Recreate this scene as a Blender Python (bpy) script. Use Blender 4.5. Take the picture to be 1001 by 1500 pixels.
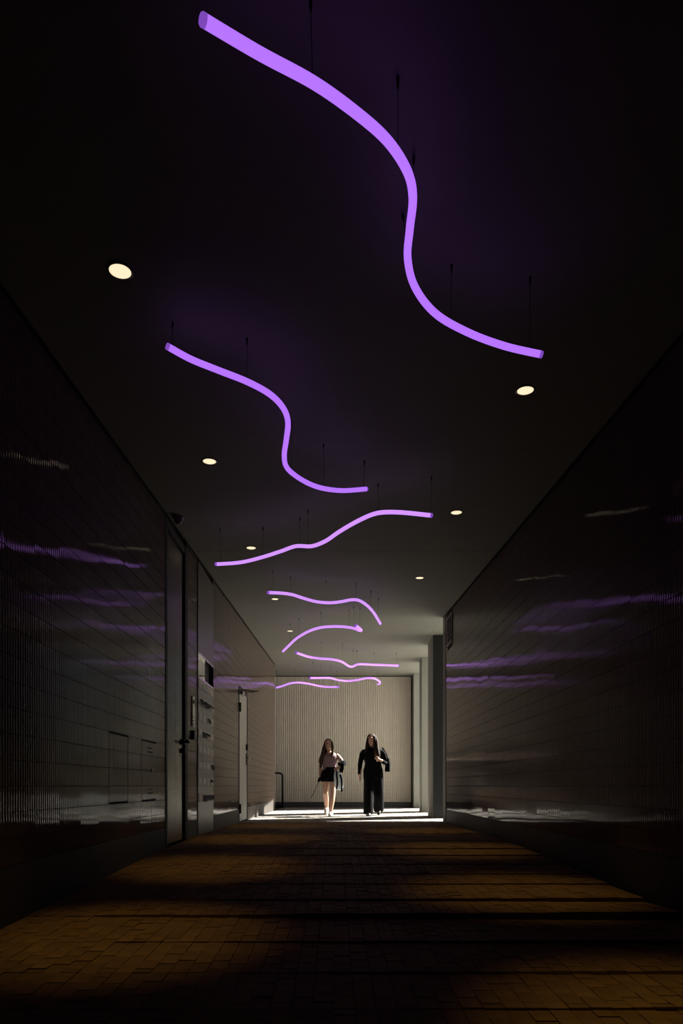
import bpy, bmesh, math, random
from mathutils import Vector, Matrix, Euler

random.seed(7)
for o in list(bpy.data.objects):
    bpy.data.objects.remove(o)
scene = bpy.context.scene
COL = scene.collection

# ------------------------------------------------------------------ camera
# image 1001 x 1500, focal length 1000 px; level camera, horizon at y = 1151, axis at x = 490
EYE = 0.62
F = 1000.0
CX, CY = 490.0, 1151.0
cam_d = bpy.data.cameras.new('camera')
cam_d.sensor_fit = 'AUTO'
cam_d.sensor_width = 36.0
cam_d.lens = 24.0
cam_d.shift_x = (500.5 - CX) / 1500.0
cam_d.shift_y = (CY - 750.0) / 1500.0
cam_d.clip_start = 0.05
cam_d.clip_end = 300
cam = bpy.data.objects.new('camera', cam_d)
cam.location = (0, 0, EYE)
cam.rotation_euler = (math.pi / 2, 0, 0)
COL.objects.link(cam)
scene.camera = cam

# ------------------------------------------------------------------ world, sun, exposure
SUN_DIR = Vector((1.0, 0.59, 0.87)).normalized()       # towards the sun
world = bpy.data.worlds.new('world')
scene.world = world
world.use_nodes = True
wn = world.node_tree
wn.nodes.clear()
w_out = wn.nodes.new('ShaderNodeOutputWorld')
w_bg = wn.nodes.new('ShaderNodeBackground')
w_sky = wn.nodes.new('ShaderNodeTexSky')
w_sky.sky_type = 'NISHITA'
w_sky.sun_disc = False
w_sky.sun_elevation = math.asin(SUN_DIR.z)
w_sky.sun_rotation = math.atan2(SUN_DIR.x, SUN_DIR.y)
w_bg.inputs['Strength'].default_value = 0.075
wn.links.new(w_sky.outputs[0], w_bg.inputs['Color'])
wn.links.new(w_bg.outputs[0], w_out.inputs['Surface'])

sun_d = bpy.data.lights.new('sun', 'SUN')
sun_d.energy = 31.0
sun_d.angle = math.radians(0.53)
sun_d.color = (1.0, 0.95, 0.86)
sun = bpy.data.objects.new('sun', sun_d)
sun.location = SUN_DIR * 40
sun.rotation_euler = (-SUN_DIR).to_track_quat('-Z', 'Y').to_euler()
COL.objects.link(sun)

vs = scene.view_settings
vs.view_transform = 'Standard'
vs.look = 'None'
vs.exposure = 0.0
vs.gamma = 1.0
vs.use_curve_mapping = False

# ------------------------------------------------------------------ place geometry
XL, XR = -1.45, 1.69            # tile faces of the side walls
Y_REAR = -2.5
Y_RW = 10.57                    # end of right wall
Y_LW = 16.67                    # end of left wall
Y_BACK = 19.2
COURSE = 0.118

def interp(pts, t):
    if t <= pts[0][0]:
        (a, b), (c, d) = pts[0], pts[1]
        return b + (d - b) * (t - a) / (c - a)
    for (a, b), (c, d) in zip(pts, pts[1:]):
        if t <= c:
            return b + (d - b) * (t - a) / (c - a)
    return pts[-1][1]

PROF = [(1.0, -.690), (2.0, -.655), (2.96, -.622), (3.7, -.598), (5.0, -.555), (5.85, -.535), (7.0, -.527),
        (8.15, -.53), (10.0, -.552), (12.6, -.582), (16.7, -.60), (19.2, -.614)]
def prof(Y):                    # floor level, world z
    return EYE + interp(PROF, max(Y, 1.0)) if Y >= 1.0 else EYE - .690 - .02 * (1.0 - Y)
def ceil_z(Y):
    return EYE + 2.0 + 0.0568 * Y
def col_x(Y):                   # inner face of the column row on the right
    return 1.66 + 0.0626 * (Y - Y_RW)
def ceil_pt(px, py):
    Y = 2000.0 / (1094.2 - py)
    return Vector(((px - CX) / F * Y, Y, ceil_z(Y)))
def hang_pt(px, py, h):
    Y = (2000.0 - 1000.0 * h) / (1094.2 - py)
    return Vector(((px - CX) / F * Y, Y, ceil_z(Y) - h))
def row_y(py):
    Y = 5.0
    for _ in range(60):
        Y = 0.5 * Y + 0.5 * (EYE - prof(Y)) * F / (py - CY)
    return Y

# ------------------------------------------------------------------ materials
def new_mat(name):
    m = bpy.data.materials.new(name)
    m.use_nodes = True
    nt = m.node_tree
    return m, nt, nt.nodes['Principled BSDF']

def mat(name, col, rough=.5, metal=0.0, spec=.5, noise=0.0, scale=20.0, rnd=0.0, bump=0.0, bscale=80.0, stretch=None):
    m, nt, b = new_mat(name)
    b.inputs['Base Color'].default_value = (*col, 1)
    b.inputs['Roughness'].default_value = rough
    b.inputs['Metallic'].default_value = metal
    b.inputs['Specular IOR Level'].default_value = spec
    tc = nt.nodes.new('ShaderNodeTexCoord')
    vec = tc.outputs['Object']
    if stretch:
        mp = nt.nodes.new('ShaderNodeMapping')
        mp.inputs['Scale'].default_value = stretch
        nt.links.new(vec, mp.inputs['Vector'])
        vec = mp.outputs[0]
    last = None
    if noise > 0 or rnd > 0:
        hsv = nt.nodes.new('ShaderNodeHueSaturation')
        hsv.inputs['Color'].default_value = (*col, 1)
        nt.links.new(hsv.outputs[0], b.inputs['Base Color'])
        val = None
        if noise > 0:
            n = nt.nodes.new('ShaderNodeTexNoise')
            n.inputs['Scale'].default_value = scale
            n.inputs['Detail'].default_value = 5
            nt.links.new(vec, n.inputs['Vector'])
            mr = nt.nodes.new('ShaderNodeMapRange')
            mr.inputs[1].default_value = .25
            mr.inputs[2].default_value = .75
            mr.inputs[3].default_value = 1 - noise
            mr.inputs[4].default_value = 1 + noise
            nt.links.new(n.outputs[0], mr.inputs[0])
            val = mr.outputs[0]
        if rnd > 0:
            oi = nt.nodes.new('ShaderNodeObjectInfo')
            mr2 = nt.nodes.new('ShaderNodeMapRange')
            mr2.inputs[3].default_value = 1 - rnd
            mr2.inputs[4].default_value = 1 + rnd
            nt.links.new(oi.outputs['Random'], mr2.inputs[0])
            if val:
                mu = nt.nodes.new('ShaderNodeMath')
                mu.operation = 'MULTIPLY'
                nt.links.new(val, mu.inputs[0])
                nt.links.new(mr2.outputs[0], mu.inputs[1])
                val = mu.outputs[0]
            else:
                val = mr2.outputs[0]
        nt.links.new(val, hsv.inputs['Value'])
    if bump > 0:
        n2 = nt.nodes.new('ShaderNodeTexNoise')
        n2.inputs['Scale'].default_value = bscale
        n2.inputs['Detail'].default_value = 4
        nt.links.new(vec, n2.inputs['Vector'])
        bp = nt.nodes.new('ShaderNodeBump')
        bp.inputs['Strength'].default_value = bump
        bp.inputs['Distance'].default_value = .01
        nt.links.new(n2.outputs[0], bp.inputs['Height'])
        nt.links.new(bp.outputs[0], b.inputs['Normal'])
    return m

def emit(name, col, strength):
    m, nt, b = new_mat(name)
    b.inputs['Base Color'].default_value = (*col, 1)
    b.inputs['Roughness'].default_value = .4
    b.inputs['Emission Color'].default_value = (*col, 1)
    b.inputs['Emission Strength'].default_value = strength
    return m

M = {}
M['tile'] = mat('glazed_tile', (.165, .122, .098), rough=.05, spec=.15, noise=.08, scale=6, rnd=.02)
M['back_tile'] = mat('lit_back_tile', (.55, .50, .42), rough=.35, spec=.4, noise=.06, scale=4)  # same tile as the side walls, far-end light put into its paler colour
M['grout'] = mat('dark_grout', (.03, .026, .023), rough=.9, noise=.1)
M['plinth'] = mat('plinth_stone', (.06, .052, .045), rough=.6, spec=.2, noise=.12, scale=5, bump=.1)
M['plinth_dark'] = mat('dark_plinth', (.035, .035, .037), rough=.5, noise=.1)
M['plaster'] = mat('plaster', (.26, .258, .23), rough=.8, noise=.05, scale=3, bump=.05)
M['ceiling'] = mat('ceiling_paint', (.20, .195, .168), rough=.7, noise=.05, scale=2, stretch=(1, 4, 1))
M['black'] = mat('black_void', (.006, .006, .006), rough=.7)
M['black_metal'] = mat('black_metal', (.008, .008, .009), rough=.5, spec=.25)
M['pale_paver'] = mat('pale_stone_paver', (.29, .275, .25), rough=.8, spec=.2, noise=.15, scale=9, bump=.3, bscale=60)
M['shade_panel'] = mat('painted_shade', (.028, .03, .034), rough=.3, spec=.4)  # shade on the first pillar's near side, put into a dark colour
M['box_steel'] = mat('letterbox_steel', (.13, .115, .10), rough=.35, metal=.3, noise=.06)
M['paver'] = mat('clay_paver', (.24, .14, .055), rough=.75, spec=.15, noise=.25, scale=9, rnd=.12, bump=.35, bscale=60)
M['joint'] = mat('joint_sand', (.07, .045, .022), rough=.95, noise=.2)
M['outside'] = mat('outside_paving', (.42, .425, .385), rough=.9, noise=.15, scale=2)
M['steel'] = mat('brushed_steel', (.50, .48, .43), rough=.25, metal=.85, noise=.08, scale=30, stretch=(1, 1, .05))
M['door_paint'] = mat('door_paint', (.42, .39, .34), rough=.4, noise=.04)
M['name_plate'] = mat('letter_flap', (.85, .81, .68), rough=.5, noise=.05, rnd=.06)
M['mirror_glass'] = mat('mirror_glass', (.75, .78, .75), rough=.03, metal=1.0)
M['vent'] = mat('vent_paint', (.30, .27, .24), rough=.6)
M['chrome'] = mat('chrome', (.6, .6, .6), rough=.2, metal=1.0)
M['grey_plastic'] = mat('grey_plastic', (.22, .21, .2), rough=.4)
M['tube'] = emit('tube_glow', (.46, .17, 1.0), 1.05)
M['tube_bloom'] = emit('tube_glow_bloom', (.60, .27, 1.0), 1.15)  # bloom of the farther tubes put into a paler, stronger glow
M['tube_cap'] = emit('tube_cap_glow', (.34, .11, .8), .6)
M['diffuser'] = emit('downlight_glow', (1.0, .84, .55), 1.05)
M['trim'] = mat('downlight_trim', (.05, .045, .04), rough=.4)
M['skin'] = mat('skin', (.55, .33, .24), rough=.5, noise=.05)
M['hair_brown'] = mat('hair_brown', (.055, .03, .02), rough=.7, spec=.15, noise=.3, scale=60, stretch=(1, 1, .1))
M['hair_dark'] = mat('hair_dark', (.03, .02, .015), rough=.7, spec=.15, noise=.3, scale=60, stretch=(1, 1, .1))
M['black_cloth'] = mat('black_cloth', (.004, .004, .005), rough=.95, spec=.1, noise=.15)
M['pink_cloth'] = mat('pink_cloth', (.24, .15, .17), rough=.8, noise=.08)
M['blue_cloth'] = mat('blue_cloth', (.72, .84, .90), rough=.75, noise=.1)
M['white_shoe'] = mat('white_shoe', (.6, .58, .54), rough=.6)
M['black_shoe'] = mat('black_shoe', (.015, .015, .015), rough=.4)
M['eye'] = mat('eye', (.02, .015, .01), rough=.1)
M['newsprint'] = mat('dark_newsprint', (.02, .019, .018), rough=.8, noise=.2)

# ------------------------------------------------------------------ mesh helpers
class MB:
    def __init__(self):
        self.v, self.f, self.s = [], [], []
    def add(self, vs, fs, smooth=False):
        n = len(self.v)
        self.v += [tuple(p) for p in vs]
        self.f += [tuple(i + n for i in f) for f in fs]
        self.s += [smooth] * len(fs)
        return self
    def box(self, x0, x1, y0, y1, z0, z1):
        vs = [(x, y, z) for z in (z0, z1) for y in (y0, y1) for x in (x0, x1)]
        fs = [(0, 2, 3, 1), (4, 5, 7, 6), (0, 1, 5, 4), (2, 6, 7, 3), (0, 4, 6, 2), (1, 3, 7, 5)]
        return self.add(vs, fs)
    def hexa(self, b, t):       # four bottom points, four top points, anticlockwise from above
        return self.add(list(b) + list(t), [(3, 2, 1, 0), (4, 5, 6, 7), (0, 1, 5, 4), (1, 2, 6, 5), (2, 3, 7, 6), (3, 0, 4, 7)])
    def tube(self, pts, rad, seg=10, caps=True, flat=1.0):
        pts = [Vector(p) for p in pts]
        n = len(pts)
        if not hasattr(rad, '__len__'):
            rad = [rad] * n
        up = Vector((0, 0, 1))
        rings = []
        t0 = (pts[1] - pts[0]).normalized()
        a = up.cross(t0)
        if a.length < .05:
            a = Vector((1, 0, 0))
        a.normalize()
        for i, p in enumerate(pts):
            t = (pts[min(i + 1, n - 1)] - pts[max(i - 1, 0)]).normalized()
            a = (a - t * a.dot(t)).normalized()
            b = t.cross(a)
            r = rad[i]
            rx, ry = (r if isinstance(r, tuple) else (r, r * flat))
            rings.append([p + a * (math.cos(2 * math.pi * k / seg) * rx) + b * (math.sin(2 * math.pi * k / seg) * ry) for k in range(seg)])
        vs = [q for r in rings for q in r]
        fs = []
        for i in range(n - 1):
            for k in range(seg):
                k2 = (k + 1) % seg
                fs.append((i * seg + k, i * seg + k2, (i + 1) * seg + k2, (i + 1) * seg + k))
        if caps:
            fs.append(tuple(range(seg - 1, -1, -1)))
            fs.append(tuple((n - 1) * seg + k for k in range(seg)))
        self.add(vs, fs, True)
        return self
    def rings(self, prof_pts, seg=20, smooth=True, center=(0, 0)):
        # prof_pts: (z, rx, ry, cx, cy) stacked ellipses
        vs, fs = [], []
        for (z, rx, ry, cx, cy) in prof_pts:
            for k in range(seg):
                a = 2 * math.pi * k / seg
                vs.append((cx + rx * math.cos(a), cy + ry * math.sin(a), z))
        n = len(prof_pts)
        for i in range(n - 1):
            for k in range(seg):
                k2 = (k + 1) % seg
                fs.append((i * seg + k, i * seg + k2, (i + 1) * seg + k2, (i + 1) * seg + k))
        fs.append(tuple(range(seg - 1, -1, -1)))
        fs.append(tuple((n - 1) * seg + k for k in range(seg)))
        return self.add(vs, fs, smooth)
    def ball(self, c, rx, ry, rz, seg=14, n=9):
        P = []
        for i in range(n + 1):
            t = math.pi * (i + .02) / (n + .04)
            P.append((c[2] - rz * math.cos(t), max(rx * math.sin(t), 1e-4), max(ry * math.sin(t), 1e-4), c[0], c[1]))
        return self.rings(P, seg)
    def mesh(self, name, m):
        me = bpy.data.meshes.new(name)
        me.from_pydata(self.v, [], self.f)
        me.polygons.foreach_set('use_smooth', self.s)
        me.materials.append(m)
        me.update()
        bm = bmesh.new()
        bm.from_mesh(me)
        bmesh.ops.recalc_face_normals(bm, faces=bm.faces)
        bm.to_mesh(me)
        bm.free()
        return me
    def build(self, name, m, parent=None, loc=None, bevel=0.0):
        o = bpy.data.objects.new(name, self.mesh(name, m))
        COL.objects.link(o)
        if parent is not None:
            o.parent = parent
        if loc is not None:
            o.location = loc
        if bevel > 0:
            b = o.modifiers.new('bevel', 'BEVEL')
            b.width = bevel
            b.segments = 2
            b.limit_method = 'ANGLE'
        return o

def tag(o, label=None, cat=None, group=None, kind=None):
    if label: o['label'] = label
    if cat: o['category'] = cat
    if group: o['group'] = group
    if kind: o['kind'] = kind
    return o

def thing(name, label, cat, loc=(0, 0, 0), group=None):
    o = bpy.data.objects.new(name, None)
    o.empty_display_size = .1
    o.location = loc
    COL.objects.link(o)
    return tag(o, label, cat, group)

def struct(name, mb, m, parent=None):
    o = mb.build(name, m, parent)
    if parent is None:
        o['kind'] = 'structure'
    return o

def rel(root, pts):
    return [Vector(p) - root.location for p in pts]

# ------------------------------------------------------------------ floor with stepped paver bands
RISER_PX = [1478, 1425, 1380, 1342, 1318, 1295, 1280, 1266, 1253, 1243, 1232, 1221]
RISER_H = [.016, .015, .018, .042, .022, .011, .008, .008, .011, .011, .008, .007]
RISER_X0 = [.15, -.38, -.98, -1.45, -1.1, -1.2, -1.2, -1.2, -1.2, -1.2, -1.2, -1.2]
RY = [row_y(p) for p in RISER_PX]
BANDS = [(y, h, x0) for y, h, x0 in zip(RY, RISER_H, RISER_X0)]
while BANDS[-1][0] < Y_BACK - .5:
    BANDS.append((BANDS[-1][0] + .42, 0.0, 0.0))
BANDS.append((Y_BACK, 0, 0))
pre = []
y = BANDS[0][0]
while y > .6:
    y -= .38
    pre.append((y, 0.0, 0.0))
BANDS = pre[::-1] + BANDS

def riser(k, X):
    _, h, x0 = BANDS[k]
    if h <= 0:
        return 0.0
    return h * min(1.0, max(0.0, (X - x0) / (XR - x0))) ** .8
def floor_z(X, Y, k):
    y0, y1 = BANDS[k][0], BANDS[k + 1][0]
    t = (Y - y0) / (y1 - y0)
    return prof(Y) + .5 * riser(k, X) * (1 - t) - .5 * riser(k + 1, X) * t

fb = MB()
ys = [Y_REAR - .5] + [i * .5 for i in range(-4, 39)] + [Y_BACK + .3]
for a, b in zip(ys, ys[1:]):
    zb = -.4
    fb.hexa([(-4.2, a, zb), (2.6, a, zb), (2.6, b, zb), (-4.2, b, zb)],
            [(-4.2, a, prof(a) - .05), (2.6, a, prof(a) - .05), (2.6, b, prof(b) - .05), (-4.2, b, prof(b) - .05)])
floor = struct('floor', fb, M['joint'])

PW, PG = .063, .002             # paver width, joint
pavers = []
ncol = int((2.5 - XL) / PW) + 1
for k in range(len(BANDS) - 1):
    y0, y1 = BANDS[k][0], BANDS[k + 1][0]
    dep = y1 - y0
    for c in range(ncol):
        xa = XL + c * PW
        xb = xa + PW - PG
        ylim = Y_RW if xa > XR - .01 else 0
        if xb > XR and y1 < Y_RW:
            continue
        if xb > col_x(min(max(y1, Y_RW), Y_BACK)) + .35:
            continue
        off = ((c * .5) % 1.0) * .13 + random.uniform(-.015, .015)
        cuts = [y0]
        yy = y0 + .05 + off * .9
        while yy < y1 - .05:
            cuts.append(yy)
            yy += random.choice((.10, .13))
        cuts.append(y1)
        for a, b in zip(cuts, cuts[1:]):
            pavers.append((k, xa, xb, a + PG * .5 + .001, b - PG * .5 - .001))
def paver_geo(p):
    k, xa, xb, a, b = p
    j = random.uniform(-.0012, .0012)
    tl = random.uniform(-.0012, .0012)
    tops = [(xa, a, floor_z(xa, a, k) + j - tl), (xb, a, floor_z(xb, a, k) + j - tl), (xb, b, floor_z(xb, b, k) + j + tl), (xa, b, floor_z(xa, b, k) + j + tl)]
    bots = [(x, y, prof(y) - .055) for x, y, z in tops]
    return bots, tops
def paver_area(p):
    k, xa, xb, a, b = p
    Y = .5 * (a + b)
    X = .5 * (xa + xb)
    px = CX + F * X / Y
    py = CY + F * (EYE - prof(Y)) / Y
    if not (-5 < px < 1006 and py < 1503):
        return 0
    return (F * (xb - xa) / Y) * (F * (EYE - prof(Y)) * (1 / a - 1 / b))
order = sorted(range(len(pavers)), key=lambda i: -paver_area(pavers[i]))
near = set(order[:300])
stuff, pale = MB(), MB()
for i, p in enumerate(pavers):
    bt, tp = paver_geo(p)
    if i in near:
        c = Vector(((p[1] + p[2]) / 2, (p[3] + p[4]) / 2, tp[0][2]))
        MB().hexa([Vector(q) - c for q in bt], [Vector(q) - c for q in tp]).build('paver', M['paver'], floor, c)
    else:
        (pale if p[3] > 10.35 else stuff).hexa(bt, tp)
tag(stuff.build('paver_field', M['paver'], floor), kind='stuff')
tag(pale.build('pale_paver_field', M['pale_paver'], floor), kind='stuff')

# plain slab in the side recess behind the left wall and the pavement outside
struct('floor_recess', MB().hexa([(-4.2, Y_LW - .0, -.1), (XL - .005, Y_LW, -.1), (XL - .005, Y_BACK, -.1), (-4.2, Y_BACK, -.1)],
       [(-4.2, Y_LW, prof(Y_LW)), (XL - .005, Y_LW, prof(Y_LW)), (XL - .005, Y_BACK, prof(Y_BACK)), (-4.2, Y_BACK, prof(Y_BACK))]), M['joint'])
struct('floor_outside', MB().box(2.6, 30, Y_RW - 6, 45, -.5, .03), M['outside'])

# ------------------------------------------------------------------ ceiling
def slab(mb, x0, x1, ya, yb, lo, hi):
    mb.hexa([(x0, ya, ceil_z(ya) + lo), (x1, ya, ceil_z(ya) + lo), (x1, yb, ceil_z(yb) + lo), (x0, yb, ceil_z(yb) + lo)],
            [(x0, ya, ceil_z(ya) + hi), (x1, ya, ceil_z(ya) + hi), (x1, yb, ceil_z(yb) + hi), (x0, yb, ceil_z(yb) + hi)])
cs = MB()
slab(cs, -4.5, 2.45, Y_REAR - .4, Y_BACK + .4, .022, .5)
ceiling = struct('ceiling', cs, M['black'])
GAP = .014
def panel(pts):                 # plan outline, anticlockwise
    n = len(pts)
    lo = [(x, y, ceil_z(y)) for x, y in pts]
    hi = [(x, y, ceil_z(y) + .02) for x, y in pts]
    MB().add(lo + hi, [tuple(range(n - 1, -1, -1)), tuple(range(n, 2 * n))] + [(i, (i + 1) % n, n + (i + 1) % n, n + i) for i in range(n)]).build('ceiling_panel', M['ceiling'], ceiling)
J = .009
panel([(XL + GAP, Y_REAR + .02), (XR - GAP, Y_REAR + .02), (XR - GAP, 6.97 - J), (XL + GAP, 6.97 - J)])
panel([(XL + GAP, 6.97), (XR - GAP, 6.97), (XR - GAP, Y_RW), (XR - GAP, 12.2), (2.4, 12.2), (2.4, 14.0 - J), (XL + GAP, 14.0 - J)])
panel([(XL + GAP, 14.0), (2.4, 14.0), (2.4, Y_BACK - .01), (-4.1, Y_BACK - .01), (-4.1, Y_LW + .02), (XL + GAP, Y_LW + .02)])
# roof over the first bay reaching out to the right: the storey above the right-hand building
rb = MB()
rb.hexa([(XR - GAP + .002, Y_RW, ceil_z(Y_RW)), (9, Y_RW, ceil_z(Y_RW)), (9, 12.2, ceil_z(12.2)), (XR - GAP + .002, 12.2, ceil_z(12.2))],
        [(XR - GAP + .002, Y_RW, 9), (9, Y_RW, 9), (9, 12.2, 9), (XR - GAP + .002, 12.2, 9)])
rb.box(2.42, 9, 12.2, 13.0, ceil_z(12.2), 9)  # unseen outer strip, added to trim the sun patch to a wedge
struct('ceiling_bay', rb, M['ceiling'])

# ------------------------------------------------------------------ side walls: backing, plinth, fluted tiles
FL = .025
TW = .30
def flute_profile(y0, y1, pitch=FL, depth=.008, seg=4):
    n = max(1, int(round((y1 - y0) / pitch)))
    out = []
    for i in range(n * seg + 1):
        t = i / seg
        out.append((y0 + (y1 - y0) * i / (n * seg), depth * .5 * (1 - math.cos(2 * math.pi * t))))
    return out
def fluted(mb, side, xf, y0, y1, z0, z1, tilt=(0, 0), pitch=FL, depth=.007, thick=.003, axis='Y', bulge=.0006, groove=.12):
    # a tile of upright, slightly convex ribs parted by narrow grooves
    # side +1: faces +X (left wall), -1: faces -X (right wall)
    ym, zm = .5 * (y0 + y1), .5 * (z0 + z1)
    def q(yy, zz, d):
        e = d + tilt[0] * (yy - ym) + tilt[1] * (zz - zm)
        return (xf + side * e, yy, zz) if axis == 'Y' else (yy, xf + side * e, zz)
    n = max(1, int(round((y1 - y0) / pitch)))
    p = (y1 - y0) / n
    ends = []
    for i in range(n):
        a0 = y0 + i * p
        arc = [(a0 + p * (groove + (1 - 2 * groove) * k / 2), -bulge * (k - 1) ** 2) for k in range(3)]
        mb.add([q(yy, z0, d) for yy, d in arc] + [q(yy, z1, d) for yy, d in arc], [(0, 1, 4, 3), (1, 2, 5, 4)], True)
        for (ya, da), (yb, db) in (((a0, -depth), arc[0]), (arc[2], (a0 + p, -depth))):
            mb.add([q(ya, z0, da), q(yb, z0, db), q(yb, z1, db), q(ya, z1, da)], [(0, 1, 2, 3)])
        ends += [(a0, -depth), arc[0], arc[2]]
    ends.append((y1, -depth))
    m = len(ends)
    for zz in (z0, z1):
        mb.add([q(yy, zz, d) for yy, d in ends] + [q(y1, zz, -depth - thick), q(y0, zz, -depth - thick)], [tuple(range(m + 2))])
    for yy in (y0, y1):
        mb.add([q(yy, z0, -depth), q(yy, z1, -depth), q(yy, z1, -depth - thick), q(yy, z0, -depth - thick)], [(0, 1, 2, 3)])

HATCHES = [(4.39, 4.79, -COURSE, 3 * COURSE), (5.14, 5.56, -COURSE, 3 * COURSE)]
DOOR1 = (5.87, 6.71)
STRIP = (6.71, 7.25)
MAIL = (7.25, 8.19)
DOOR2 = (10.36, 11.36, -1.0, 1.50)

def tile_wall(root, side, xf, zones, holes, ylook, name_field):
    individuals, rest = [], []
    for (ya, yb) in zones:
        k = -3
        while True:
            z0 = EYE + k * COURSE
            z1 = z0 + COURSE
            if z0 > ceil_z(yb) + .05:
                break
            segs = [(ya, yb)]
            for (h0, h1, a, b) in holes:
                if EYE + a < z1 - .01 and EYE + b > z0 + .01:
                    ns = []
                    for s0, s1 in segs:
                        if h1 <= s0 or h0 >= s1:
                            ns.append((s0, s1))
                        else:
                            if h0 > s0: ns.append((s0, h0))
                            if h1 < s1: ns.append((h1, s1))
                    segs = ns
            for s0, s1 in segs:
                g = math.floor(s0 / TW + 1e-6)
                while g * TW < s1 - 1e-6:
                    a, b = max(s0, g * TW), min(s1, (g + 1) * TW)
                    g += 1
                    if b - a < .012:
                        continue
                    zt = min(z1 - .004, ceil_z(a) - .012)
                    if zt - z0 < .012:
                        continue
                    full = abs(b - a - TW) < 1e-4 and zt > z1 - .0041
                    t = (a + .0002, b - .0002, z0, zt)
                    Y = .5 * (a + b)
                    px = CX + F * xf / Y
                    py = CY - F * (.5 * (z0 + zt) - EYE) / Y
                    vis = -20 < px < 1021 and -5 < py
                    (individuals if (full and vis) else rest).append(t)
            k += 1
    individuals.sort(key=lambda t: t[0])
    rest += individuals[300:]
    individuals = individuals[:300]
    base = MB()
    fluted(base, side, 0, -TW / 2 + .0002, TW / 2 - .0002, -COURSE / 2, COURSE / 2 - .004)
    me = base.mesh('tile', M['tile'])
    for (a, b, z0, z1) in individuals:
        o = bpy.data.objects.new('tile', me)
        COL.objects.link(o)
        o.parent = root
        o.location = (xf, .5 * (a + b), z0 + COURSE / 2)
        o.rotation_euler = (0, random.gauss(0, .0045), random.gauss(0, .0008))
    fld = MB()
    for (a, b, z0, z1) in rest:
        fluted(fld, side, xf, a, b, z0, z1, (random.gauss(0, .0008), random.gauss(0, .0045)))
    tag(fld.build(name_field, M['tile'], root), kind='stuff')

BK = .0105                       # backing sits this far behind the tile face
PL_TOP = EYE - 3 * COURSE
def plinth_run(root, side, xf, ya, yb, step=1.2):
    y = ya
    while y < yb - .01:
        e = min(yb, y + step)
        if yb - e < .25:
            e = yb
        a, b = y + .0015, e - .0015
        x0, x1 = (xf - .03, xf + .002) if side > 0 else (xf - .002, xf + .03)
        MB().hexa([(x0, a, prof(a) - .06), (x1, a, prof(a) - .06), (x1, b, prof(b) - .06), (x0, b, prof(b) - .06)],
                  [(x0, a, PL_TOP - .003), (x1, a, PL_TOP - .003), (x1, b, PL_TOP - .003), (x0, b, PL_TOP - .003)]).build('plinth_slab', M['plinth'], root)
        y = e

def wall_box(mb, x0, x1, ya, yb, z0=-.3, top=None):
    zt0 = ceil_z(ya) + .02 if top is None else top
    zt1 = ceil_z(yb) + .02 if top is None else top
    mb.hexa([(x0, ya, z0), (x1, ya, z0), (x1, yb, z0), (x0, yb, z0)], [(x0, ya, zt0), (x1, ya, zt0), (x1, yb, zt1), (x0, yb, zt1)])

lw = MB()
wall_box(lw, -2.2, XL - BK, Y_REAR, DOOR1[0])
wall_box(lw, -2.2, XL - .17, DOOR1[0], DOOR1[1])
wall_box(lw, -2.2, XL - BK, STRIP[0], STRIP[1])
wall_box(lw, -2.2, XL - .12, MAIL[0], MAIL[1])
wall_box(lw, -2.2, XL - BK, MAIL[1], DOOR2[0])
wall_box(lw, -2.2, XL - .13, DOOR2[0], DOOR2[1])
lw.hexa([(XL - .13, DOOR2[0], EYE + DOOR2[3]), (XL - BK, DOOR2[0], EYE + DOOR2[3]), (XL - BK, DOOR2[1], EYE + DOOR2[3]), (XL - .13, DOOR2[1], EYE + DOOR2[3])],
        [(XL - .13, DOOR2[0], ceil_z(DOOR2[0]) + .02), (XL - BK, DOOR2[0], ceil_z(DOOR2[0]) + .02), (XL - BK, DOOR2[1], ceil_z(DOOR2[1]) + .02), (XL - .13, DOOR2[1], ceil_z(DOOR2[1]) + .02)])
wall_box(lw, -2.2, XL - BK, DOOR2[1], Y_LW - .03)
wall_left = struct('wall_left', lw, M['grout'])
holesL = HATCHES + [DOOR2]
tile_wall(wall_left, 1, XL, [(1.2, DOOR1[0] - .02), (STRIP[0] + .02, STRIP[1] - .03), (MAIL[1], Y_LW - .06)], holesL, None, 'tile_field')
for a, b in ((0.0, DOOR1[0] - .02), (STRIP[0] + .02, STRIP[1] - .03), (MAIL[1], DOOR2[0]), (DOOR2[1], Y_LW - .06)):
    plinth_run(wall_left, 1, XL, a, b)
# smooth end pier of the left wall
pe = MB()
wall_box(pe, -2.2, XL + .003, Y_LW - .06, Y_LW)
pe.build('end_pier', M['plaster'], wall_left)

rw = MB()
wall_box(rw, XR + BK, 2.3, Y_REAR, Y_RW - .02)
wall_right = struct('wall_right', rw, M['grout'])
tile_wall(wall_right, -1, XR, [(1.2, Y_RW - .24)], [(9.75, 10.2, 2.06, 2.50)], None, 'tile_field')
plinth_run(wall_right, -1, XR, 0.0, Y_RW - .24)
pe = MB()
wall_box(pe, XR - .006, 2.3, Y_RW - .24 + .004, Y_RW)
pe.build('end_pier', M['plaster'], wall_right)
# the building the right wall belongs to
rm = MB()
rm.box(2.3, 9, Y_REAR, Y_RW, -.4, 9)
struct('wall_building', rm, M['plaster'])
struct('wall_rear', MB().box(-2.2, 2.3, Y_REAR - .3, Y_REAR, -.4, 3.2), M['grout'])

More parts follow.
